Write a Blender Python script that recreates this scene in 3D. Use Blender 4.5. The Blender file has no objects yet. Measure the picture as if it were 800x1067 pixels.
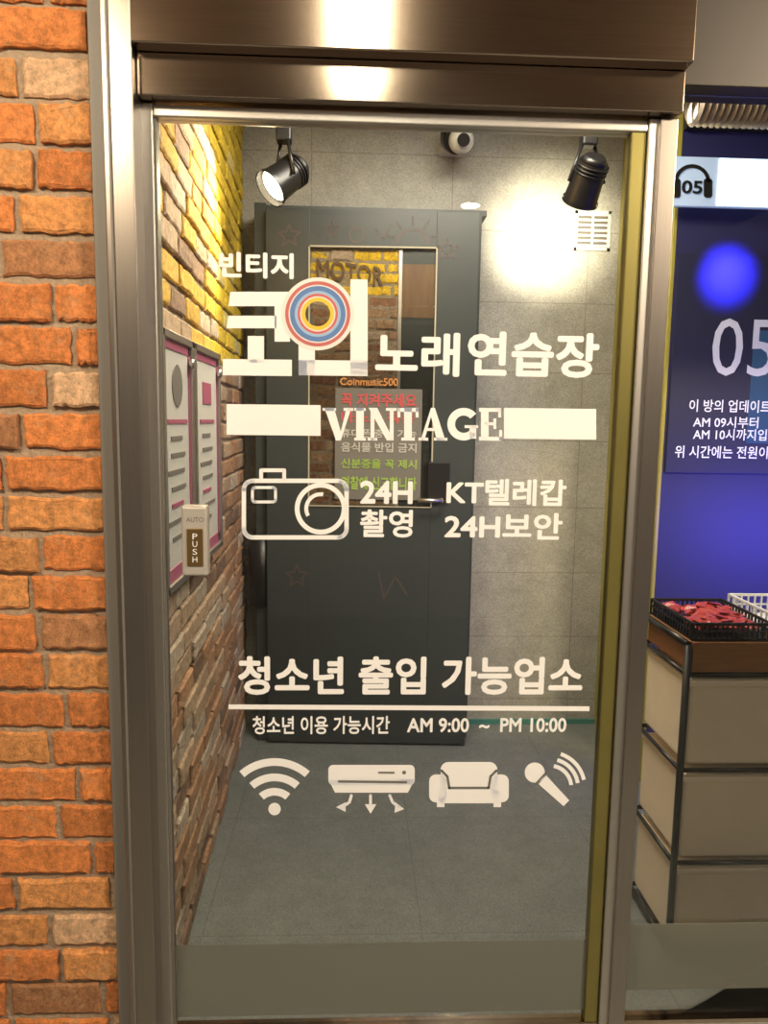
import bpy, bmesh, math, random
from mathutils import Vector, Matrix
random.seed(7)
S = bpy.context.scene
try:
    S.view_settings.view_transform = 'Standard'
    S.view_settings.look = 'None'
except Exception: pass

# ---------------- camera ----------------
F = 770.0
C = Vector((0, -1.55, 1.4))
yaw, pit, s = math.radians(2.4), math.radians(7.06), 0.0151
f = Vector((math.sin(yaw)*math.cos(pit), math.cos(yaw)*math.cos(pit), -math.sin(pit)))
r0 = Vector((math.cos(yaw), -math.sin(yaw), 0))
u0 = r0.cross(f)
r = (r0 + s*u0).normalized(); u = (-s*r0 + u0).normalized()
cd = bpy.data.cameras.new('camera'); cam = bpy.data.objects.new('camera', cd)
S.collection.objects.link(cam)
cd.sensor_fit = 'VERTICAL'; cd.sensor_height = 36; cd.lens = F/1067*36; cd.clip_start = 0.02
M = Matrix((r, u, -f)).transposed().to_4x4(); M.translation = C
cam.matrix_world = M
S.camera = cam

# measurement helper: where a sight line meets a real plane of the building
def ray(px, py): return f + (px-400)/F*r - (py-533.5)/F*u
def on_y(px, py, y):
    d = ray(px, py); t = (y-C.y)/d.y; return C + d*t
def on_x(px, py, x):
    d = ray(px, py); t = (x-C.x)/d.x; return C + d*t

# ---------------- materials ----------------
def mat(name, col, rough=0.6, metal=0.0, noise=0.0, nscale=20, bump=0.0, emis=None, estr=0, stretch=None, spec=None):
    m = bpy.data.materials.new(name); m.use_nodes = True
    nt = m.node_tree; b = nt.nodes['Principled BSDF']
    b.inputs['Base Color'].default_value = (*col, 1)
    b.inputs['Roughness'].default_value = rough
    b.inputs['Metallic'].default_value = metal
    if spec is not None: b.inputs['Specular IOR Level'].default_value = spec
    if emis:
        b.inputs['Emission Color'].default_value = (*emis, 1); b.inputs['Emission Strength'].default_value = estr
    if noise or bump:
        tc = nt.nodes.new('ShaderNodeTexCoord'); mp = nt.nodes.new('ShaderNodeMapping')
        nz = nt.nodes.new('ShaderNodeTexNoise'); nz.inputs['Scale'].default_value = nscale; nz.inputs['Detail'].default_value = 6
        if stretch: mp.inputs['Scale'].default_value = stretch
        nt.links.new(tc.outputs['Object'], mp.inputs[0]); nt.links.new(mp.outputs[0], nz.inputs['Vector'])
        if noise:
            mx = nt.nodes.new('ShaderNodeMix'); mx.data_type = 'RGBA'
            mx.inputs['A'].default_value = (*[c*(1-noise) for c in col], 1)
            mx.inputs['B'].default_value = (*[min(1, c*(1+noise)) for c in col], 1)
            nt.links.new(nz.outputs['Fac'], mx.inputs['Factor']); nt.links.new(mx.outputs['Result'], b.inputs['Base Color'])
        if bump:
            bp = nt.nodes.new('ShaderNodeBump'); bp.inputs['Strength'].default_value = bump; bp.inputs['Distance'].default_value = 0.01
            nt.links.new(nz.outputs['Fac'], bp.inputs['Height']); nt.links.new(bp.outputs[0], b.inputs['Normal'])
    return m

def glassmat(name, tint=(1, 1, 1), frost=0.0, fcol=(0.5, 0.5, 0.5)):
    m = bpy.data.materials.new(name); m.use_nodes = True; nt = m.node_tree; nt.nodes.clear()
    o = nt.nodes.new('ShaderNodeOutputMaterial'); t = nt.nodes.new('ShaderNodeBsdfTransparent'); t.inputs[0].default_value = (*tint, 1)
    g = nt.nodes.new('ShaderNodeBsdfGlossy'); g.inputs['Roughness'].default_value = 0.0 if not frost else 0.3
    fr = nt.nodes.new('ShaderNodeFresnel'); fr.inputs[0].default_value = 1.4
    mx = nt.nodes.new('ShaderNodeMixShader')
    nt.links.new(fr.outputs[0], mx.inputs[0]); nt.links.new(t.outputs[0], mx.inputs[1]); nt.links.new(g.outputs[0], mx.inputs[2])
    last = mx
    if frost:
        d = nt.nodes.new('ShaderNodeBsdfDiffuse'); d.inputs[0].default_value = (*fcol, 1)
        m2 = nt.nodes.new('ShaderNodeMixShader'); m2.inputs[0].default_value = frost
        nt.links.new(mx.outputs[0], m2.inputs[1]); nt.links.new(d.outputs[0], m2.inputs[2]); last = m2
    nt.links.new(last.outputs[0], o.inputs[0])
    return m

def tilemat(name, col, sx, sz, plane='XZ', grout=(0.25, 0.24, 0.22), rough=0.5, off=0.0):
    m = bpy.data.materials.new(name); m.use_nodes = True; nt = m.node_tree; b = nt.nodes['Principled BSDF']
    tc = nt.nodes.new('ShaderNodeTexCoord'); sp = nt.nodes.new('ShaderNodeSeparateXYZ'); cb = nt.nodes.new('ShaderNodeCombineXYZ')
    nt.links.new(tc.outputs['Object'], sp.inputs[0])
    nt.links.new(sp.outputs[plane[0]], cb.inputs[0]); nt.links.new(sp.outputs[plane[1]], cb.inputs[1])
    br = nt.nodes.new('ShaderNodeTexBrick'); br.offset = off; br.inputs['Scale'].default_value = 1
    br.inputs['Brick Width'].default_value = sx; br.inputs['Row Height'].default_value = sz
    br.inputs['Mortar Size'].default_value = 0.0022; br.inputs['Mortar Smooth'].default_value = 0.2
    br.inputs['Color1'].default_value = (*col, 1); br.inputs['Color2'].default_value = (*[c*0.93 for c in col], 1); br.inputs['Mortar'].default_value = (*grout, 1)
    nt.links.new(cb.outputs[0], br.inputs['Vector'])
    nz = nt.nodes.new('ShaderNodeTexNoise'); nz.inputs['Scale'].default_value = 9; nz.inputs['Detail'].default_value = 10; nz.inputs['Roughness'].default_value = 0.7
    nt.links.new(tc.outputs['Object'], nz.inputs['Vector'])
    rp = nt.nodes.new('ShaderNodeMapRange'); rp.inputs[1].default_value = 0.3; rp.inputs[2].default_value = 0.7; rp.inputs[3].default_value = 0.8; rp.inputs[4].default_value = 1.12
    nt.links.new(nz.outputs['Fac'], rp.inputs[0])
    n2 = nt.nodes.new('ShaderNodeTexNoise'); n2.inputs['Scale'].default_value = 230
    nt.links.new(tc.outputs['Object'], n2.inputs['Vector'])
    r2 = nt.nodes.new('ShaderNodeMapRange'); r2.inputs[1].default_value = .3; r2.inputs[2].default_value = .7; r2.inputs[3].default_value = 0.75; r2.inputs[4].default_value = 1.25
    nt.links.new(n2.outputs['Fac'], r2.inputs[0])
    mm = nt.nodes.new('ShaderNodeMath'); mm.operation = 'MULTIPLY'; nt.links.new(rp.outputs[0], mm.inputs[0]); nt.links.new(r2.outputs[0], mm.inputs[1])
    vm = nt.nodes.new('ShaderNodeVectorMath'); vm.operation = 'SCALE'
    nt.links.new(br.outputs['Color'], vm.inputs[0]); nt.links.new(mm.outputs[0], vm.inputs['Scale'])
    nt.links.new(vm.outputs[0], b.inputs['Base Color']); b.inputs['Roughness'].default_value = rough
    return m

def brickmat():
    m = bpy.data.materials.new('brick'); m.use_nodes = True; nt = m.node_tree; b = nt.nodes['Principled BSDF']
    at = nt.nodes.new('ShaderNodeAttribute'); at.attribute_name = 'Col'
    tc = nt.nodes.new('ShaderNodeTexCoord')
    nz = nt.nodes.new('ShaderNodeTexNoise'); nz.inputs['Scale'].default_value = 50; nz.inputs['Detail'].default_value = 12; nz.inputs['Roughness'].default_value = 0.85
    nt.links.new(tc.outputs['Object'], nz.inputs['Vector'])
    rp = nt.nodes.new('ShaderNodeMapRange'); rp.inputs[1].default_value = 0.38; rp.inputs[2].default_value = 0.62; rp.inputs[3].default_value = 0.5; rp.inputs[4].default_value = 1.3
    nt.links.new(nz.outputs['Fac'], rp.inputs[0])
    vm = nt.nodes.new('ShaderNodeVectorMath'); vm.operation = 'SCALE'
    nt.links.new(at.outputs['Color'], vm.inputs[0]); nt.links.new(rp.outputs[0], vm.inputs['Scale'])
    n2 = nt.nodes.new('ShaderNodeTexNoise'); n2.inputs['Scale'].default_value = 17; n2.inputs['Detail'].default_value = 12; n2.inputs['Roughness'].default_value = 0.85
    nt.links.new(tc.outputs['Object'], n2.inputs['Vector'])
    r2 = nt.nodes.new('ShaderNodeMapRange'); r2.inputs[1].default_value = 0.54; r2.inputs[2].default_value = 0.64; r2.inputs[4].default_value = 0.65
    nt.links.new(n2.outputs['Fac'], r2.inputs[0])
    mx = nt.nodes.new('ShaderNodeMix'); mx.data_type = 'RGBA'; mx.inputs['B'].default_value = (0.62, 0.39, 0.22, 1)
    nt.links.new(r2.outputs[0], mx.inputs['Factor']); nt.links.new(vm.outputs[0], mx.inputs['A'])
    nt.links.new(mx.outputs['Result'], b.inputs['Base Color'])
    b.inputs['Roughness'].default_value = 0.85
    bp = nt.nodes.new('ShaderNodeBump'); bp.inputs['Strength'].default_value = 0.9; bp.inputs['Distance'].default_value = 0.008
    nt.links.new(nz.outputs['Fac'], bp.inputs['Height']); nt.links.new(bp.outputs[0], b.inputs['Normal'])
    return m

M_brick = brickmat()
M_mortar = mat('mortar', (0.36, 0.27, 0.19), 0.95, noise=0.25, nscale=90, bump=0.6)
M_mortar_in = mat('mortar_inside', (0.3, 0.24, 0.17), 0.95, noise=0.25, nscale=90, bump=0.6)
M_steel = mat('brushed_steel', (0.46, 0.37, 0.29), 0.13, 1.0, noise=0.2, nscale=6, stretch=(1, 1, 90))
M_steelv = mat('brushed_steel_vertical', (0.40, 0.36, 0.33), 0.28, 1.0, noise=0.12, nscale=6, stretch=(90, 90, 1))
M_alu = mat('aluminium', (0.6, 0.57, 0.54), 0.38, 1.0, noise=0.05, nscale=50)
M_grey = mat('grey_trim', (0.17, 0.155, 0.14), 0.5)
M_white = mat('white_vinyl', (0.78, 0.76, 0.75), 0.5, emis=(1, .97, .95), estr=0.1)
M_black = mat('black_metal', (0.012, 0.011, 0.011), 0.35)
M_glass = glassmat('clear_glass', (.985, .99, .98))
M_frost = glassmat('frosted_film', frost=0.55, fcol=(0.22, 0.225, 0.19))
M_floor = tilemat('floor_tile', (0.17, 0.18, 0.168), 0.6, 0.6, 'XY', (0.13, 0.135, 0.128), 0.4)
M_wall = tilemat('wall_tile', (0.38, 0.365, 0.32), 0.6, 0.3, 'XZ', (0.25, 0.235, 0.2), 0.45)
M_ceil = mat('ceiling_dark', (0.07, 0.065, 0.06), 0.8)
M_ceilout = mat('ceiling_paint', (0.19, 0.13, 0.085), 0.8)
M_door = mat('door_paint', (0.040, 0.048, 0.045), 0.4, noise=0.1, nscale=8)
M_yellow_reflection = mat('stile_yellow_reflection', (0.27, 0.235, 0.075), 0.35, .7, noise=.25, nscale=4)  # olive yellow painted in for the reflection on the steel

# ---------------- geometry helpers ----------------
def link(o, parent=None):
    S.collection.objects.link(o)
    if parent: o.parent = parent
    return o
def empty(name, loc=(0, 0, 0)):
    e = bpy.data.objects.new(name, None); e.location = loc; e.empty_display_size = 0.1; return link(e)
def mesh(name, vs, fs, m, parent=None, smooth=False):
    me = bpy.data.meshes.new(name); me.from_pydata([tuple(v) for v in vs], [], fs); me.update()
    me.materials.append(m)
    if smooth:
        for p in me.polygons: p.use_smooth = True
    return link(bpy.data.objects.new(name, me), parent)
def box(name, x0, x1, y0, y1, z0, z1, m, parent=None, bev=0.0):
    cx, cy, cz = (x0+x1)/2, (y0+y1)/2, (z0+z1)/2
    hx, hy, hz = abs(x1-x0)/2, abs(y1-y0)/2, abs(z1-z0)/2
    vs = [(sx*hx, sy*hy, sz*hz) for sx in (-1, 1) for sy in (-1, 1) for sz in (-1, 1)]
    fs = [(0, 1, 3, 2), (4, 6, 7, 5), (0, 4, 5, 1), (2, 3, 7, 6), (0, 2, 6, 4), (1, 5, 7, 3)]
    o = mesh(name, vs, fs, m, parent); o.location = (cx, cy, cz)
    if bev:
        b = o.modifiers.new('b', 'BEVEL'); b.width = bev; b.segments = 3
    return o
def cyl(name, p0, p1, rad, m, parent=None, rad2=None, n=28, caps=True):
    p0, p1 = Vector(p0), Vector(p1); d = (p1-p0).normalized()
    a = d.orthogonal().normalized(); b = d.cross(a); rad2 = rad if rad2 is None else rad2
    vs = []
    for p, rr in ((p0, rad), (p1, rad2)):
        for i in range(n):
            t = 2*math.pi*i/n; vs.append(p + a*math.cos(t)*rr + b*math.sin(t)*rr)
    fs = [(i, (i+1) % n, n+(i+1) % n, n+i) for i in range(n)]
    if caps: fs += [tuple(range(n))[::-1], tuple(range(n, 2*n))]
    o = mesh(name, vs, fs, m, parent)
    for p in o.data.polygons:
        if len(p.vertices) == 4: p.use_smooth = True
    return o

class Decal:
    """flat cut-vinyl shapes on a vertical plane y=const"""
    def __init__(s_, y): s_.y = y; s_.v = []; s_.f = []
    def poly(s_, pts):
        b = len(s_.v); s_.v += [on_y(a, c, s_.y) for a, c in pts]; s_.f.append(tuple(range(b, b+len(pts)))); return s_
    def rect(s_, x0, y0, x1, y1): return s_.poly([(x0, y0), (x1, y0+(x1-x0)*.012), (x1, y1+(x1-x0)*.012), (x0, y1)])
    def disc(s_, cx, cy, rr, ry=None, n=28):
        ry = ry or rr
        return s_.poly([(cx+rr*math.cos(2*math.pi*i/n), cy+ry*math.sin(2*math.pi*i/n)) for i in range(n)])
    def arc(s_, cx, cy, ra, rb, a0=0, a1=360, n=48):
        b = len(s_.v)
        for i in range(n+1):
            t = math.radians(a0+(a1-a0)*i/n)
            for q in (ra, rb): s_.v.append(on_y(cx+q*math.cos(t), cy+q*math.sin(t), s_.y))
        for i in range(n): s_.f.append((b+2*i, b+2*i+1, b+2*i+3, b+2*i+2))
        return s_
    def stroke(s_, pts, w, closed=False, cap=True):
        L = list(pts)+([pts[0]] if closed else [])
        for (x0, y0), (x1, y1) in zip(L, L[1:]):
            d = math.hypot(x1-x0, y1-y0) or 1; nx, ny = -(y1-y0)/d*w/2, (x1-x0)/d*w/2
            s_.poly([(x0+nx, y0+ny), (x1+nx, y1+ny), (x1-nx, y1-ny), (x0-nx, y0-ny)])
        if cap:
            for p in pts: s_.disc(p[0], p[1], w/2, n=12)
        return s_
    def rr(s_, x0, y0, x1, y1, q, w=None):
        pts = []
        for cx, cy, a in ((x1-q, y0+q, -90), (x1-q, y1-q, 0), (x0+q, y1-q, 90), (x0+q, y0+q, 180)):
            for i in range(7):
                t = math.radians(a+15*i); pts.append((cx+q*math.cos(t), cy+q*math.sin(t)))
        if w: return s_.stroke(pts, w, True)
        return s_.poly(pts)
    def done(s_, name, m, parent=None): return mesh(name, s_.v, s_.f, m, parent)

def text(name, st, bx, y, m, parent=None, bold=0.02):
    """flat lettering fitted to the sign's measured box (x0,y0,x1,y1); bold = stroke growth"""
    c = bpy.data.curves.new(name, 'FONT'); c.body = st; c.resolution_u = 3
    o = bpy.data.objects.new(name, c); S.collection.objects.link(o)
    dg = bpy.context.evaluated_depsgraph_get(); me = bpy.data.meshes.new_from_object(o.evaluated_get(dg))
    bpy.data.objects.remove(o)
    if not len(me.vertices): return None
    x0, y0, x1, y1 = bx; my = (y0+y1)/2; mxx = (x0+x1)/2
    X0, X1 = on_y(x0, my, y).x, on_y(x1, my, y).x; Z1, Z0 = on_y(mxx, y0, y).z, on_y(mxx, y1, y).z
    ax = [v.co.x for v in me.vertices]; ay = [v.co.y for v in me.vertices]
    a0, a1, b0, b1 = min(ax)-bold, max(ax)+bold, min(ay)-bold, max(ay)+bold
    sz = (Z1-Z0)/(b1-b0); sx = (X1-X0)/(a1-a0)
    offs = [(0, 0)] if bold <= 0 else [(bold*math.cos(k*math.pi/4), bold*math.sin(k*math.pi/4)) for k in range(8)]
    V, Fc = [], []
    fl = [tuple(p.vertices) for p in me.polygons]; base = [v.co.copy() for v in me.vertices]
    for n_, (ox, oy) in enumerate(offs):
        k = len(V)
        V += [(X0+(v.x+ox-a0)*sx, y-.00006*n_, Z0+(v.y+oy-b0)*sz) for v in base]
        Fc += [tuple(i+k for i in q) for q in fl]
    return mesh(name, V, Fc, m, parent)

def brickwall(name, org, ud, nd, width, height, L, H, gap, colf, mm, seed=1, parent=None, depth=0.014):
    rnd = random.Random(seed); org, ud, nd = Vector(org), Vector(ud), Vector(nd); zd = Vector((0, 0, 1))
    vs, fs, cols = [], [], []
    nrow = int(height/H)+1
    for k in range(nrow):
        zb = k*H; x = -rnd.uniform(0, L)
        while x < width:
            ln = L*rnd.choice([1, 1, 1, 0.95, 0.75, 1.05])
            a, b = max(0, x), min(width, x+ln-gap); x += ln
            if b-a < 0.015: continue
            lo, hi = zb+gap/2+rnd.uniform(-.002, .002), min(height, zb+H-gap/2+rnd.uniform(-.003, .003))
            if hi-lo < 0.01: continue
            d = depth+rnd.uniform(-.004, .004); e = 0.005
            base = len(vs)
            N = 11
            def P(U, Z, D): return org+ud*U+zd*Z+nd*D
            ring = []
            for i in range(N): ring.append((a+(b-a)*i/N, lo))
            for i in range(4): ring.append((b, lo+(hi-lo)*i/4))
            for i in range(N): ring.append((b-(b-a)*i/N, hi))
            for i in range(4): ring.append((a, hi-(hi-lo)*i/4))
            n = len(ring); cu, cz = (a+b)/2, (lo+hi)/2
            r1 = [(U+rnd.uniform(-.003, .003), Z+rnd.uniform(-.003, .003)) for (U, Z) in ring]
            for (U, Z) in r1: vs.append(P(U, Z, 0))
            for (U, Z) in r1: vs.append(P(U, Z, d-e*.7))
            for (U, Z) in r1:
                vs.append(P(U+(e if U < cu else -e)*(1 if abs(U-cu) > (b-a)/2-0.01 else 0), Z+(e if Z < cz else -e)*(1 if abs(Z-cz) > (hi-lo)/4 else 0), d+rnd.uniform(-.001, .001)))
            c = colf(rnd, org+ud*cu+zd*(cz), k)
            flip = ud.cross(zd).dot(nd) < 0
            for q in range(2):
                for i in range(n):
                    j = (i+1) % n; fc = (base+q*n+i, base+q*n+j, base+(q+1)*n+j, base+(q+1)*n+i)
                    fs.append(fc[::-1] if flip else fc); cols.append(c)
            fc = tuple(range(base+2*n, base+3*n)); fs.append(fc[::-1] if flip else fc); cols.append(c)
    me = bpy.data.meshes.new(name); me.from_pydata([tuple(v) for v in vs], [], fs)
    ca = me.color_attributes.new('Col', 'FLOAT_COLOR', 'CORNER')
    li = 0
    for p, c in zip(me.polygons, cols):
        for _ in p.vertices: ca.data[li].color = (*c, 1); li += 1
    me.materials.append(M_brick); me.materials.append(mm)
    bm = bmesh.new(); bm.from_mesh(me)
    A = [org+nd*.004, org+ud*width+nd*.004, org+ud*width+zd*height+nd*.004, org+zd*height+nd*.004]
    B = [p-nd*.06 for p in A]
    q = [bm.verts.new(p) for p in A+B]
    for ix in ((0, 1, 2, 3), (7, 6, 5, 4), (0, 4, 5, 1), (1, 5, 6, 2), (2, 6, 7, 3), (3, 7, 4, 0)):
        fc = bm.faces.new([q[i] for i in ix]); fc.material_index = 1
    bmesh.ops.recalc_face_normals(bm, faces=bm.faces)
    bm.to_mesh(me); bm.free()
    return link(bpy.data.objects.new(name, me), parent)

def col_ext(rnd, p, k):
    q = rnd.random()
    if q < .56: c = (0.76, 0.26, 0.075)
    elif q < .86: c = (0.80, 0.35, 0.12)
    elif q < .96: c = (0.76, 0.48, 0.29)
    else: c = (0.48, 0.22, 0.10)
    g = rnd.uniform(.88, 1.15); return tuple(v*g for v in c)
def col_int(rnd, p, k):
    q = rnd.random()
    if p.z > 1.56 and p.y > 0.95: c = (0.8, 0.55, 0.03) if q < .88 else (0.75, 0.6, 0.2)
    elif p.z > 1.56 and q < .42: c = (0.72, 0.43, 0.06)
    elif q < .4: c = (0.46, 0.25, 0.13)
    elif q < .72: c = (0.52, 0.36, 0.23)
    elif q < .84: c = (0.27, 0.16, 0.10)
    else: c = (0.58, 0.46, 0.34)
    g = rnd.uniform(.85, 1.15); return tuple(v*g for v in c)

# ---------------- shell ----------------
XW, YB, ZC = -0.43, 1.74, 2.64
X = lambda px, y=0.0: on_y(px, 411, y).x
Z = lambda py, y=0.0, px=400: on_y(px, py, y).z
xe = X(106, -0.04)
brickwall('wall_front', (xe-1.2, -0.03, 0), (1, 0, 0), (0, -1, 0), 1.2, 2.75, 0.205, 0.083, 0.014, col_ext, M_mortar, 5)
wd = Vector((-.055, YB-.06, 0)); wl = wd.length; wd.normalize(); wn = Vector((wd.y, -wd.x, 0))
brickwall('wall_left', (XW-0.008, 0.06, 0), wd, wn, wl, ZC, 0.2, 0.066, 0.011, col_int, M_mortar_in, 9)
box('wall_back', XW-.15, 2.6, YB, YB+.1, 0, ZC, M_wall)
box('floor', -2.2, 2.6, -3.6, YB+.1, -0.1, 0, M_floor)
box('ceiling', XW-.15, 2.6, 0.055, YB+.1, ZC, ZC+.1, M_ceil)
box('ceiling_hall', -2.2, 2.6, -3.6, -0.09, 2.76, 2.85, M_ceilout)

# ---------------- door frame ----------------
fr = empty('door_frame')
zt = Z(118, 0)
zm = Z(60, -0.07)
xl0, xl1, xl2 = xe+.001, X(119, -.05), X(150, -.05)
xr0, xr1 = X(672, -.03), X(690, -.03)
box('outer_trim', xl0, xl1, -0.06, 0.05, 0, 2.75, M_grey, fr, .002)
box('left_jamb', xl1+.001, xl2, -0.075, 0.05, 0, 2.75, M_steelv, fr, .003)
box('left_jamb_lip', xl1+.012, xl1+.016, -0.079, -0.074, 0, 2.75, M_grey, fr)
box('right_post', xr0, xr1, -0.03, 0.05, 0, zt-.004, M_steelv, fr, .002)
box('beam_lower', xl2+.001, X(692, -.04), -0.05, 0.05, zt, zm+.004, M_steel, fr, .002)
box('beam_upper', xl2+.001, X(692, -.04), -0.085, 0.05, zm+.005, 2.75, M_steel, fr, .003)
box('side_beam', X(692, -.04)+.001, 2.6, -0.03, 0.05, Z(90, -.03, 760), 2.75, mat('bronze_steel', (0.02, 0.013, 0.009), .5, .2), fr, .002)

# ---------------- sliding glass door ----------------
d1 = empty('door_1')
dl0, dl1, dr0, dr1 = X(151), X(168), X(641), X(671)
box('stile_left', dl0, dl1, -.02, .02, 0.012, zt-.002, M_alu, d1, .003)
box('stile_left_gasket', dl1-.001, dl1+.004, -.012, .012, 0.03, zt-.02, M_grey, d1)
dm = X(656)
box('stile_right', dm+.001, dr1, -.022, .02, 0.012, zt-.002, M_alu, d1, .003)
box('stile_right_inner', dr0, dm, -.014, .014, 0.02, zt-.02, M_yellow_reflection, d1, .003)  # steel stile, its yellow reflection put into the colour
box('top_rail', dl1, dm, -.018, .018, zt-.026, zt-.004, M_alu, d1, .003)
box('bottom_rail', dl1, dm, -.015, .015, 0.004, 0.02, M_steel, d1, .002)
box('glass', dl1, dr0+.004, -.003, .003, 0.02, zt-.026, M_glass, d1)
YD = -0.0045
fz1, fz0 = Z(982, -.004), Z(1056, -.004)
box('frosted_band', dl1+.005, dr0, -.0042, -.0034, fz0, fz1, M_frost, d1)
# push handle
hp = empty('door_push_switch')
a, b = on_y(190, 600, -.03), on_y(216, 527, -.03)
M_sil = mat('silver_plastic', (0.62, 0.58, 0.54), .35, .5)
box('body', a.x, b.x, -.035, -.0035, a.z, b.z, M_sil, hp, .006)
a2, b2 = on_y(195, 590, -.037), on_y(211, 551, -.037)
box('push_plate', a2.x, b2.x, -.038, -.0345, a2.z, b2.z, mat('bronze_plate', (0.30, 0.19, 0.07), .3, .8), hp, .0015)
for i, ch in enumerate('PUSH'):
    text('letter_%d' % (i+1), ch, (200.5, 556+8*i, 205.5, 562+8*i), -.0385, M_white, hp, 0.0)
text('auto', 'AUTO', (194, 539, 212, 544), -.0356, M_grey, hp, 0.0)

# ---------------- vinyl lettering ----------------
vl = empty('window_lettering')
def T(n, st, bx, bold=.02): return text(n, st, bx, YD, M_white, vl, bold)
T('vintage_korean', '빈티지', (228, 263, 306, 290), .035)
T('noraebang', '노래', (391, 346, 479, 392), .03)
T('practice_room', '연습장', (487, 346, 624, 393), .03)
T('hours_24', '24H', (375, 501, 430, 525), .03)
T('filming', '촬영', (375, 531, 430, 560), .025)
T('security_company', 'KT텔레캅', (465, 499, 590, 527), .028)
T('security', '24H보안', (463, 534, 586, 562), .028)
T('youth_allowed', '청소년 출입 가능업소', (248, 684, 607, 724), .03)
T('youth_hours', '청소년 이용 가능시간', (263, 746, 406, 765), .02)
T('opening_hours', 'AM 9:00  ~  PM 10:00', (424, 748, 590, 763), .025)
D_ = lambda: Decal(YD)
D_().poly([(238, 734), (614, 736), (614, 741), (238, 739)]).done('underline', M_white, vl)
D_().rect(236, 421, 334, 453).rect(525, 425, 621, 457).done('bars', M_white, vl)
v = D_(); t, b = 425.0, 459.0; sf = 3
v.poly([(338, t), (348, t), (355, b-9), (361, t), (366, t), (355, b), (350, b)]).rect(336, t, 350, t+sf).rect(358, t, 368, t+sf)
v.rect(371, t, 379, b).rect(369, t, 381, t+sf).rect(369, b-sf, 381, b)
v.rect(386, t, 390, b).rect(406, t, 410, b).poly([(384, t), (393, t), (410, b), (403, b)]).rect(383, b-sf, 393, b).rect(402, t, 413, t+sf)
v.rect(421, t, 429, b).rect(414, t, 436, t+4).rect(414, t, 417, t+10).rect(433, t, 436, t+10).rect(418, b-sf, 432, b)
v.poly([(449, t), (453, t), (464, b), (455, b), (449, t+9), (442, b), (438, b)]).rect(443, b-13, 456, b-10).rect(436, b-sf, 446, b).rect(452, b-sf, 466, b)
v.arc(483, 442, 9, 17, 40, 320, 30).rect(484, 443, 498, 446).rect(489, 443, 496, b-2)
v.rect(501, t, 509, b).rect(499, t, 522, t+sf+1).rect(499, b-sf-1, 523, b).rect(505, 440, 517, 443).rect(519, t, 522, t+10).rect(520, b-11, 523, b).rect(514, 436, 517, 447)
v.done('vintage_latin', M_white, vl)
lg = empty('coin_logo_sticker')
v = D_()
v.poly([(240, 304), (302, 304), (302, 356), (286, 356), (286, 319), (238, 319)]).poly([(238, 329), (288, 329), (288, 342), (236, 342)])
v.rect(258, 350, 275, 378).rect(232, 374, 304, 391)
v.rect(365, 291, 383, 391).rect(311, 352, 328, 391).rect(311, 375, 383, 391)
v.done('coin_letters', M_white, lg)
def ringc(r0_, r1_, col, k, n):
    d = Decal(YD-.0006*k); d.arc(331, 327, r0_, r1_); d.done(n, mat('ring_'+n, col, .5, emis=col, estr=.05), lg)
ringc(13, 38, (0.74, 0.72, 0.70), 1, 'white')
ringc(30.5, 34, (0.50, 0.13, 0.13), 2, 'red')
ringc(24, 29, (0.10, 0.20, 0.45), 2, 'blue')
ringc(21.5, 24, (0.3, 0.45, 0.68), 2, 'pale_blue')
ringc(18.5, 21, (0.55, 0.12, 0.13), 2, 'crimson')
ringc(13, 17, (0.75, 0.5, 0.05), 2, 'yellow')
D_().rr(254, 501, 361, 560, 9, 4.5).stroke([(272, 500), (272, 490), (296, 490), (296, 500)], 4).arc(334, 530, 22, 27).arc(334, 530, 13, 17, 150, 280, 20).rr(263, 508, 287, 523, 3, 3).done('camera_icon_sticker', M_white)
v = D_(); v.disc(286, 843, 6.5)
for q in (17, 32, 48): v.arc(286, 846, q, q+8, -131, -49, 24)
v.done('wifi_icon_sticker', M_white)
v = D_()
v.rr(342, 797, 432, 818, 5).poly([(342, 812), (432, 812), (425, 826), (349, 826)])
v.stroke([(366, 829), (364, 836), (356, 841)], 3).poly([(350, 841), (360, 836), (360, 846)])
v.stroke([(386, 829), (386, 839)], 3).poly([(380, 838), (392, 838), (386, 848)])
v.stroke([(406, 829), (409, 836), (416, 841)], 3).poly([(421, 843), (412, 836), (411, 847)])
v.done('air_conditioner_icon_sticker', M_white)
Mgap = mat('vinyl_cut', (0.16, 0.16, 0.15), .6)
a_ = Decal(YD-.0006); a_.rect(352, 813, 424, 815.5).disc(421, 805, 2).rect(394, 804, 411, 806); a_.done('air_conditioner_icon_cutout', Mgap)
v = D_()
v.rr(459, 794, 518, 822, 8).rr(447, 807, 465, 836, 7).rr(512, 807, 530, 836, 7).rr(457, 822, 520, 837, 4).rect(455, 836, 463, 841).rect(514, 836, 522, 841)
v.done('armchair_icon_sticker', M_white)
a_ = Decal(YD-.0006); a_.stroke([(468, 821), (509, 821)], 2.5).stroke([(468, 821), (466, 809), (460, 803)], 2.5).stroke([(509, 821), (511, 809), (517, 803)], 2.5); a_.done('armchair_icon_cutout', Mgap)
v = D_(); v.disc(557, 805, 10.5).poly([(561, 817), (569, 808), (593, 834), (587, 840)])
v.arc(573, 820, 20, 24, -80, -5, 14).arc(573, 820, 27, 31, -75, -8, 14).arc(573, 820, 34, 38, -72, -12, 14)
v.done('microphone_icon_sticker', M_white)
a_ = Decal(YD-.0006); a_.stroke([(558, 817), (569, 805)], 2); a_.done('microphone_icon_cutout', Mgap)

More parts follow.
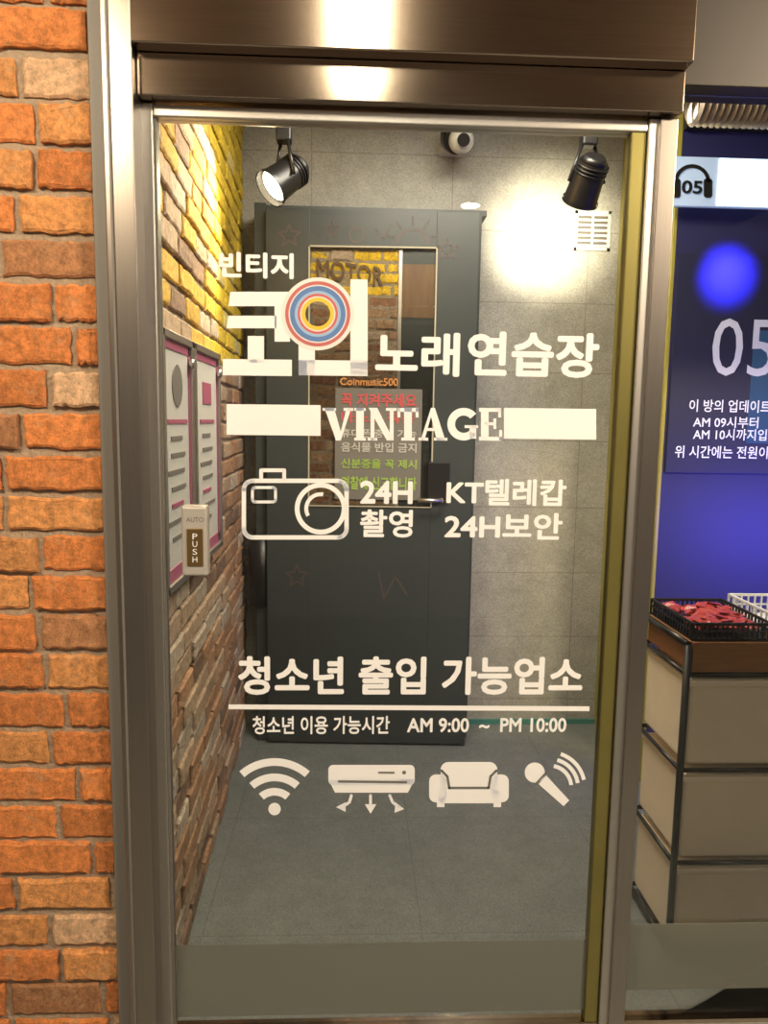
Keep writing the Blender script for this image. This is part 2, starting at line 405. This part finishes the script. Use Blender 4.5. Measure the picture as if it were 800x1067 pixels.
# ---------------- side window ----------------
w1 = empty('window_1')
zb = Z(90, -.03, 760)
box('glass', xr1, 2.5, .01, .016, 0.01, zb-.001, M_glass, w1)
box('frosted_band', xr1, 2.5, .007, .0095, Z(1030, .01, 700), Z(962, .01, 700), M_frost, w1)
box('bottom_rail', xr1, 2.5, .0, .03, 0.0, .01, M_steel, w1)

# ---------------- interior back door ----------------
DY = 1.53
xh = on_y(279, 411, DY+.04).x; xq = on_y(494, 411, DY).x
W = xq-xh; zdoor = on_y(385, 220, DY).z
bd = empty('door_2', (xh, DY+.045, 0)); bd.rotation_euler = (0, 0, -math.radians(2.5))
def LX(px, py=411): return on_y(px, py, DY).x-xh
def LZ(py): return on_y(385, py, DY).z
wx0, wx1, wz1, wz0 = LX(323), LX(451), LZ(259), LZ(527)
box('slab_left', 0, wx0, -.045, 0, .01, zdoor, M_door, bd, .002)
box('slab_right', wx1, W, -.045, 0, .01, zdoor, M_door, bd, .002)
box('slab_top', wx0, wx1, -.045, 0, wz1, zdoor, M_door, bd)
box('slab_bottom', wx0, wx1, -.045, 0, .01, wz0, M_door, bd)
M_beige = mat('beige_bead', (0.42, 0.38, 0.27), .5)
for n, q in (('bead_l', (wx0-.005, wx0+.001, wz0, wz1)), ('bead_r', (wx1-.001, wx1+.005, wz0, wz1)), ('bead_t', (wx0, wx1, wz1-.001, wz1+.005)), ('bead_b', (wx0, wx1, wz0-.003, wz0+.001))):
    box(n, q[0], q[1], -.05, -.04, q[2], q[3], M_beige, bd)
def col_reflected(rnd, p, k):  # brick and mural colours of the wall reflected in the pane
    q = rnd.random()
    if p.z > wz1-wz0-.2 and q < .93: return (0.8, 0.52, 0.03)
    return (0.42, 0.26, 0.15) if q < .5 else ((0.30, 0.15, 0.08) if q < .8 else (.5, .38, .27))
bw = brickwall('window_reflected_brick', (wx0+.001, -.022, 0), (1, 0, 0), (0, -1, 0), wx1-wx0-.15, wz1-wz0, .12, .045, .008, col_reflected, M_mortar_in, 4, bd, depth=.008)  # modelled bricks stand in for the reflection in the door's pane
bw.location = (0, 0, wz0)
M_wd = mat('reflected_wood', (.16, .085, .035), .5, noise=.4, nscale=7, stretch=(8, 1, 1))
box('window_reflected_dark', wx1-.145, wx1, -.03, -.005, wz0, wz1, M_door, bd)  # dark slab imitates the reflected door frame
box('window_reflected_wood', wx1-.135, wx1-.002, -.033, -.03, wz1-.27, wz1-.06, M_wd, bd)  # panel imitates reflected woodwork
box('window_reflected_steel', wx1-.148, wx1-.135, -.034, -.03, wz0, wz1, M_alu, bd)  # strip imitates reflected steel
box('window_glass', wx0, wx1, -.042, -.04, wz0, wz1, M_glass, bd)
M_reflected_paper = mat('reflected_paper', (0.16, 0.15, 0.125), .6)
box('window_reflected_notice', LX(350), LX(440), -.047, -.044, LZ(520), LZ(405), M_reflected_paper, bd)  # solid panel stands in for the poster reflected in the pane
box('handle_plate', LX(447), LX(470), -.06, -.045, LZ(520), LZ(480), M_black, bd, .004)
cyl('handle_lever', (LX(437), -.085, LZ(519)), (LX(462), -.085, LZ(519)), .008, M_alu, bd)
cyl('handle_stem', (LX(462), -.085, LZ(519)), (LX(462), -.05, LZ(519)), .008, M_alu, bd)
df = empty('trim_1')
box('left', xh-.05, xh-.005, DY+.03, YB, 0, zdoor+.03, M_door, df)
box('top', xh-.005, xq+.04, DY+.06, YB, zdoor+.008, zdoor+.03, M_door, df)
box('right', xq+.005, xq+.02, DY+.06, YB, 0, zdoor+.008, M_door, df)
box('baseboard_back', xq+.021, 1.14, YB-.012, YB, 0, .022, mat('teal_baseboard', (.05, .2, .17), .5))
M_red = mat('reflected_print_red', (0.55, 0.09, 0.09), .6); M_grn = mat('reflected_print_green', (0.3, 0.45, 0.08), .6); M_org = mat('reflected_print_orange', (.6, .25, .06), .6)
M_cream = mat('reflected_print_cream', (.5, .48, .42), .6)
def ptext(n, s_, bx, m, bold=.02, yy=-.049, tilt=0):
    o = text(n, s_, bx, DY, m, None, bold)
    if o:
        for vv in o.data.vertices:
            vv.co = Vector((vv.co.x-xh, yy-(DY-vv.co.y), vv.co.z+(vv.co.x-on_y(bx[0], 300, DY).x)*tilt))
        o.parent = bd
ptext('reflected_notice_text_1', 'Coinmusic500', (355, 394, 415, 402), M_org, .02, -.0435)  # lettering of the reflected poster, built as flat text
ptext('reflected_notice_text_2', '꼭 지켜주세요', (356, 410, 434, 424), M_red, .03)
ptext('reflected_notice_text_3', '마스크 착용', (356, 429, 432, 441), M_red, .03)
ptext('reflected_notice_text_4', '휴대폰 충전 가능', (356, 447, 434, 456), M_cream)
ptext('reflected_notice_text_5', '음식물 반입 금지', (356, 461, 434, 471), M_cream)
ptext('reflected_notice_text_6', '신분증을 꼭 제시', (356, 478, 434, 488), M_grn)
ptext('reflected_notice_text_7', '경찰에 신고합니다', (356, 496, 434, 510), M_grn, .03)
ptext('reflected_mural_word', 'MOTOR', (330, 270, 400, 290), mat('reflected_mural_brown', (.14, .08, .03), .7), .02, -.036, -.12)  # mural word belongs to the imitated reflection
# faint doodles printed on the door
dz = Decal(DY)
def star(cx, cy, q, w=2.2):
    dz.stroke([(cx+(q if i % 2 == 0 else q*.45)*math.sin(i*math.pi/5), cy-(q if i % 2 == 0 else q*.45)*math.cos(i*math.pi/5)) for i in range(10)], w, True)
star(302, 246, 12); star(466, 262, 11); star(346, 240, 8)
dz.arc(430, 256, 14, 17, 180, 360, 16)
for i in range(5):
    t = math.radians(200+35*i); dz.stroke([(430+21*math.cos(t), 256+21*math.sin(t)), (430+28*math.cos(t), 256+28*math.sin(t))], 2.2)
dz.arc(372, 246, 6, 8.5).stroke([(392, 240), (400, 250), (408, 236)], 2.2)
star(310, 600, 12)
dz.stroke([(395, 596), (400, 622), (412, 600), (424, 618)], 2.2)
for q in range(len(dz.v)): dz.v[q] = Vector((dz.v[q].x-xh, -.0462, dz.v[q].z))
dz.done('door_doodles', mat('doodle_print', (.085, .065, .058), .5), bd)

# ---------------- track spotlights ----------------
M_lamp = mat('lamp_glow', (1, .9, .7), .5, emis=(1, .86, .6), estr=14)
def tracklight(px, py, aim, name='track_spotlight'):
    e = empty(name); p = on_y(px, py, 1.08); d = Vector(aim).normalized()
    a, b = p-d*.07, p+d*.07
    cyl('head', a, b, .050, M_black, e, .060, 36, False)
    cyl('back_cap', a-d*.018, a, .034, M_black, e, .050, 36)
    for k in range(3): cyl('fin_%d' % k, a+d*(.008+.012*k), a+d*(.013+.012*k), .056, M_black, e, n=36)
    cyl('rim', b-d*.01, b, .064, M_black, e, .064, 36, False)
    cyl('bulb', b-d*.03, b-d*.022, .048, M_lamp, e, .052, 32)
    side = d.cross(Vector((0, 0, 1))).normalized()
    top = Vector((p.x, p.y, p.z+.13))
    for sg in (-1, 1):
        cyl('yoke_%d' % sg, p+side*sg*.066, top+side*sg*.02, .006, M_black, e)
    cyl('stem', top-Vector((0, 0, .01)), (p.x, p.y, ZC-.03), .012, M_black, e)
    box('swivel', p.x-.026, p.x+.026, p.y-.026, p.y+.026, p.z+.115, p.z+.16, M_black, e, .006)
    box('driver_box', p.x-.03, p.x+.03, p.y-.08, p.y+.08, ZC-.035, ZC, M_black, e, .003)
    return p, d, b
pa, da, ba = tracklight(296, 186, (-.62, -.42, -.60))
pb, db, bb = tracklight(611, 190, (-.12, .62, -.75))
def spot(n, loc, tgt, en, col, size=70, blend=.7, rad=.04):
    l = bpy.data.lights.new(n, 'SPOT'); l.energy = en; l.color = col; l.spot_size = math.radians(size); l.spot_blend = blend; l.shadow_soft_size = rad
    o = link(bpy.data.objects.new(n, l)); o.location = loc; o.rotation_euler = (Vector(tgt)-Vector(loc)).to_track_quat('-Z', 'Y').to_euler(); return o
def area(n, loc, tgt, en, col, sx, sy, shape='RECTANGLE'):
    l = bpy.data.lights.new(n, 'AREA'); l.shape = shape; l.size = sx; l.size_y = sy; l.energy = en; l.color = col
    o = link(bpy.data.objects.new(n, l)); o.location = loc; o.rotation_euler = (Vector(tgt)-Vector(loc)).to_track_quat('-Z', 'Y').to_euler(); return o
spot('spot_lamp_light', ba+da*.01, (XW, .75, 1.95), 48, (1, .80, .46), 115)
tb = on_y(572, 242, YB)
spot('spot_lamp_light', bb+db*.01, tb, 85, (1, .9, .66), 62, 1)
area('interior_fill_light', (.35, .6, 2.6), (.30, .85, 0), 42, (1, .91, .75), .9, .4)  # added soft fill for the corridor, no fixture there
area('hall_fill_light', (-1.3, -1.6, 2.72), (-.8, 0, .9), 62, (1, .80, .54), .5, .3)  # added fill, out of view, set so its reflection misses the glass
area('hall_fill_light', (2.0, -1.5, 2.72), (1.0, .2, .7), 135, (1, .82, .58), .5, .3)  # second unseen fill, added to light the cart side
area('hall_downlight', (.69, -3.1, 2.70), (.69, -3.1, 0), 12, (1, .86, .68), .11, .11, 'DISK')
led = empty('ceiling_light')
box('diffuser', -.08, .08, -1.75, -.85, 2.715, 2.745, mat('led', (1, 1, 1), .5, emis=(1, .9, .68), estr=22), led)
box('housing', -.09, .09, -1.76, -.84, 2.74, 2.76, M_alu, led)

# ---------------- cctv ----------------
cc = empty('cctv_camera'); p = on_y(477, 146, YB-.2)
M_cw = mat('cctv_white', (.6, .58, .52), .4)
box('mount', p.x-.055, p.x+.055, YB-.14, YB, p.z+.0, p.z+.055, M_cw, cc, .01)
cyl('dome', (p.x, YB-.15, p.z+.03), (p.x, YB-.21, p.z-.005), .066, M_black, cc, .052)
bm = bmesh.new(); bmesh.ops.create_uvsphere(bm, u_segments=24, v_segments=14, radius=.05); me = bpy.data.meshes.new('eye'); bm.to_mesh(me); bm.free(); me.materials.append(M_cw)
for q in me.polygons: q.use_smooth = True
o = link(bpy.data.objects.new('eye', me), cc); o.location = (p.x+.01, YB-.225, p.z-.01)
cyl('lens', (p.x+.012, YB-.263, p.z-.02), (p.x+.013, YB-.282, p.z-.028), .024, M_black, cc)

# ---------------- vent ----------------
vt = empty('ventilation_grille'); a, b = on_y(597, 261, YB), on_y(636, 221, YB)
M_vw = mat('vent_white', (.62, .6, .55), .5)
box('left', a.x, a.x+.012, YB-.012, YB, a.z, b.z, M_vw, vt); box('right', b.x-.012, b.x, YB-.012, YB, a.z, b.z, M_vw, vt)
box('top', a.x, b.x, YB-.012, YB, b.z-.012, b.z, M_vw, vt); box('bottom', a.x, b.x, YB-.012, YB, a.z, a.z+.012, M_vw, vt)
box('backing', a.x+.005, b.x-.005, YB-.003, YB, a.z+.005, b.z-.005, mat('vent_dark', (.12, .11, .10), .7), vt)
for i in range(7):
    zz = a.z+.02+i*(b.z-a.z-.035)/6
    box('slat_%d' % i, a.x+.01, b.x-.01, YB-.01, YB-.002, zz-.005, zz+.004, M_vw, vt)
box('divider', (a.x+b.x)/2-.004, (a.x+b.x)/2+.004, YB-.013, YB, a.z, b.z, M_vw, vt)

# ---------------- poster boards on left wall ----------------
M_mag = mat('poster_magenta', (.36, .09, .16), .5); M_pw = mat('poster_white', (.58, .56, .52), .4)
XP = XW+.012
def board(ya, yb2, ztop, zbot, name, style):
    e = empty(name); x0, x1 = XW-.045, XP
    box('backing', x0, x1-.005, ya, yb2, zbot, ztop, M_pw, e)
    for n, q in (('frame_a', (ya, ya+.018, zbot, ztop)), ('frame_b', (yb2-.018, yb2, zbot, ztop)), ('frame_t', (ya, yb2, ztop-.018, ztop)), ('frame_u', (ya, yb2, zbot, zbot+.018))):
        box(n, x0, x1+.004, *q, M_alu, e, .002)
    xa, xb_ = x1-.006, x1-.003
    for n, q in (('edge_a', (ya+.022, ya+.036, zbot+.02, ztop-.02)), ('edge_b', (yb2-.036, yb2-.022, zbot+.02, ztop-.02)), ('edge_u', (ya+.022, yb2-.022, zbot+.02, zbot+.05)), ('edge_t', (ya+.022, yb2-.022, ztop-.04, ztop-.02))):
        box(n, xa, xb_, *q, M_mag, e)
    ym = (ya+yb2)/2; h = ztop-zbot
    cyl('lock', (x1, yb2-.03, ztop-.06), (x1+.012, yb2-.03, ztop-.06), .012, M_alu, e)
    if style == 0:
        cyl('pictogram', (xa, ym, ztop-.2*h), (xb_, ym, ztop-.2*h), .05, M_grey, e)
    else:
        box('pictogram', xa, xb_, ym-.06, ym+.06, ztop-.26*h, ztop-.16*h, M_mag, e)
    for i in range(8):
        w_ = .07 if i % 3 else .1
        zz = ztop-.34*h-i*.066*h
        box('line_%d' % i, xa, xb_, ym-w_, ym+w_*(.6 if i % 2 else 1), zz-.006, zz+.004, M_mag if i in (0, 5) else M_grey, e)
zt1 = on_x(203, 357, XP).z; zb1 = on_x(203, 595, XP).z
yy0, yy1, yy2 = on_x(158, 411, XP).y, on_x(202, 411, XP).y, on_x(229, 411, XP).y
yy0 = max(yy0, .1)
board(yy0, yy1-.01, zt1, zb1, 'notice_board', 0)
board(yy1+.01, min(yy2, 1.5), zt1, zb1, 'notice_board', 1)
fb = empty('fire_extinguisher'); zz = .80
xf = XW+.04
cyl('body', (xf, 1.6, zz-.2), (xf, 1.6, zz+.1), .055, M_black, fb); cyl('neck', (xf, 1.6, zz+.1), (xf, 1.6, zz+.15), .05, M_black, fb, .018)
box('valve', xf-.02, xf+.02, 1.56, 1.63, zz+.15, zz+.19, M_black, fb, .004); box('bracket', XW-.045, xf, 1.59, 1.61, zz+.02, zz+.04, M_black, fb)

# ---------------- booth 05 ----------------
xb = on_y(634, 450, YB).x; yb = on_x(689, 450, xb).y
M_navy = mat('booth_navy', (.011, .012, .045), .6)
M_bl = mat('booth_blue_glow', (.014, .014, .06), .6, emis=(.03, .03, .5), estr=.03)  # wall emission stands in for blue LED light inside the booth
M_side = mat('wall_yellow_reflection', (.35, .3, .05), .4, noise=.2, nscale=5)  # yellow in the wall colour carries on the reflected strip beside the stile
box('wall_booth', xb+.012, 2.6, yb, YB-.002, 0, ZC, M_bl)
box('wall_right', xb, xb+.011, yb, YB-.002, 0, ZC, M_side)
box('bulkhead', xb+.012, 2.6, yb-.03, yb-.001, on_y(760, 138, yb).z, ZC, M_black)
bp_ = empty('booth_sign')
pa0, pa1 = on_y(694, 492, yb), on_y(694, 265, yb)
box('panel', xb+.02, 2.3, yb-.012, yb-.001, pa0.z, pa1.z, M_navy, bp_)
M_sg = mat('sign_silver', (.6, .6, .65), .4, emis=(.7, .72, .8), estr=.15)
M_sw = mat('sign_white', (.7, .7, .75), .4, emis=(.8, .82, .9), estr=.3)
text('digits', '05', (742, 332, 808, 392), yb-.014, M_sg, bp_, 0)
text('line_1', '이 방의 업데이트 시간은', (718, 417, 840, 430), yb-.014, M_sw, bp_, .012)
text('line_2', 'AM 09시부터', (722, 434, 790, 446), yb-.014, M_sw, bp_, .012)
text('line_3', 'AM 10시까지입니다', (722, 447, 822, 459), yb-.014, M_sw, bp_, .012)
text('line_4', '위 시간에는 전원이 꺼집니다', (703, 465, 850, 478), yb-.014, M_sw, bp_, .012)
# glowing screen seen through the booth glass
scr = empty('karaoke_screen')
s0, s1 = on_y(778, 462, yb-.02), on_y(840, 345, yb-.02)
box('screen', s0.x, s1.x, yb-.0135, yb-.0125, s0.z, s1.z, mat('screen_teal', (.02, .05, .12), .3, emis=(.08, .3, .5), estr=.1), scr)
lb = empty('room_number_lightbox'); y2 = yb-.05
qa, qb = on_y(699, 214, y2), on_y(742, 164, y2)
box('panel', qa.x, 2.3, y2, yb-.031, qa.z, qb.z, mat('lightbox_white', (.4, .5, .65), .4, emis=(.4, .55, .8), estr=.35), lb)
box('lit_part', on_y(748, 190, y2).x, 2.29, y2-.004, y2, qa.z+.004, qb.z-.004, mat('lightbox_glow', (1, 1, 1), .4, emis=(.85, .93, 1), estr=4), lb)
hd = Decal(y2-.003); hd.arc(721, 190, 15, 19, 180, 360, 24).rr(700, 186, 709, 206, 3).rr(733, 186, 742, 206, 3); hd.done('headphones', M_black, lb)
text('number', '05', (710, 188, 732, 202), y2-.003, M_black, lb, .03)
dd = empty('flexible_duct'); M_duct = mat('duct_foil', (.5, .45, .40), .4, .7)
zc = on_y(760, 104, .75).z; xd = on_y(722, 104, .75).x
for i in range(34):
    xx = xd+.02*i
    cyl('rib_%d' % i, (xx, .75, zc-.012), (xx+.01, .75, zc-.012), .055, M_duct, dd, .065, 24, False)
    cyl('fold_%d' % i, (xx+.01, .75, zc-.012), (xx+.02, .75, zc-.012), .065, M_duct, dd, .055, 24, False)
box('hanger', xx-.01, xx+.01, .74, .76, zc+.04, ZC, M_black, dd)
tg = on_y(757, 288, yb)
spot('blue_light', (tg.x+.05, yb-.45, tg.z+.15), tg, 420, (.035, .03, 1), 26, 1)
tg2 = on_y(745, 560, yb)
area('blue_glow_light', (tg2.x+.25, yb-.42, tg2.z+.0), (tg2.x+.2, yb, tg2.z), 9, (.12, .10, 1), .5, .15)

# ---------------- storage cart ----------------
ct = empty('storage_cart'); cx0, cx1, cy0, cy1, ch = .845, 1.265, .22, .5, .872
tb_ = .009
for n, (xx, yy) in {'leg_1': (cx0, cy0), 'leg_2': (cx1, cy0), 'leg_3': (cx0, cy1), 'leg_4': (cx1, cy1)}.items():
    cyl(n, (xx, yy, 0), (xx, yy, ch-.02), tb_, M_black, ct)
for k, z_ in enumerate((.02, .265, .52, .775, ch-.02)):
    for n, p0, p1 in (('f', (cx0, cy0), (cx1, cy0)), ('b', (cx0, cy1), (cx1, cy1)), ('l', (cx0, cy0), (cx0, cy1)), ('r', (cx1, cy0), (cx1, cy1))):
        if k == 4 and n in 'f': continue
        cyl('rail_%s%d' % (n, k), (*p0, z_), (*p1, z_), .006 if k < 4 else tb_, M_black, ct)
M_cloth = mat('canvas', (.88, .74, .55), .9, noise=.06, nscale=14, bump=.3)
M_wood = mat('walnut_board', (.30, .13, .045), .45, noise=.35, nscale=12, stretch=(1, 1, 12))
box('top_board', cx0+.008, cx1-.008, cy0+.006, cy1-.01, ch-.09, ch-.014, M_wood, ct, .003)
box('top_fascia', cx0+.01, cx1-.01, cy0-.006, cy0+.005, ch-.09, ch-.012, M_wood, ct, .002)
for k, (z0_, z1_) in enumerate(((.03, .255), (.28, .508), (.535, .763))):
    box('canvas_bin_%d' % (k+1), cx0+.008, cx1-.008, cy0-.004, cy1-.012, z0_, z1_, M_cloth, ct, .012)
    box('bin_hem_%d' % (k+1), cx0+.006, cx1-.006, cy0-.007, cy1-.01, z1_-.02, z1_-.004, M_cloth, ct, .004)
def basket(name, x0, x1, y0, y1, z0, h, m, wires, fill=None):
    e = empty(name)
    box('base', x0+.003, x1-.003, y0+.003, y1-.003, z0, z0+.004, m, e)
    for n, q in (('rim_f', (x0, x1, y0, y0+.006)), ('rim_b', (x0, x1, y1-.006, y1)), ('rim_l', (x0, x0+.006, y0, y1)), ('rim_r', (x1-.006, x1, y0, y1))):
        box(n, *q, z0+h-.008, z0+h, m, e, .002)
        box(n+'_mid', *q, z0+h*.45, z0+h*.45+.004, m, e)
    for i in range(wires+1):
        t = i/wires
        for yy in (y0+.003, y1-.003): box('w', x0+(x1-x0)*t-.002, x0+(x1-x0)*t+.002, yy-.002, yy+.002, z0, z0+h-.002, m, e)
        for xx in (x0+.003, x1-.003): box('w', xx-.002, xx+.002, y0+(y1-y0)*t-.002, y0+(y1-y0)*t+.002, z0, z0+h-.002, m, e)
    if fill:
        vs, fs = [], []; rn = random.Random(3)
        for i in range(110):
            c = Vector((rn.uniform(x0+.03, x1-.03), rn.uniform(y0+.03, y1-.03), z0+rn.uniform(.02, h-.006)))
            a = Vector((rn.uniform(-1, 1), rn.uniform(-1, 1), rn.uniform(-.3, .3))).normalized()*.02
            b_ = a.cross(Vector((rn.uniform(-.4, .4), rn.uniform(-.4, .4), 1))).normalized()*.013
            k = len(vs); up = a.cross(b_).normalized()*.006
            vs += [c-a-b_, c+a-b_, c+a+b_, c-a+b_, c+up, c-up]
            fs += [(k, k+1, k+4), (k+1, k+2, k+4), (k+2, k+3, k+4), (k+3, k, k+4), (k+1, k, k+5), (k+2, k+1, k+5), (k+3, k+2, k+5), (k, k+3, k+5)]
        mesh('candy_packets', vs, fs, fill, e)
bz = ch+.001
basket('wire_basket', cx0+.01, cx0+.22, cy0+.005, cy1-.01, bz-.011, .045, M_black, 16, mat('red_packets', (.42, .05, .045), .3, noise=.5, nscale=60))
basket('plastic_basket', cx0+.235, cx1-.01, cy0+.05, cy1-.01, bz-.011, .06, mat('white_plastic', (.75, .75, .75), .4), 9)

# ---------------- world ----------------
w = bpy.data.worlds.new('world'); S.world = w; w.use_nodes = True
w.node_tree.nodes['Background'].inputs[0].default_value = (.32, .26, .2, 1); w.node_tree.nodes['Background'].inputs[1].default_value = .5
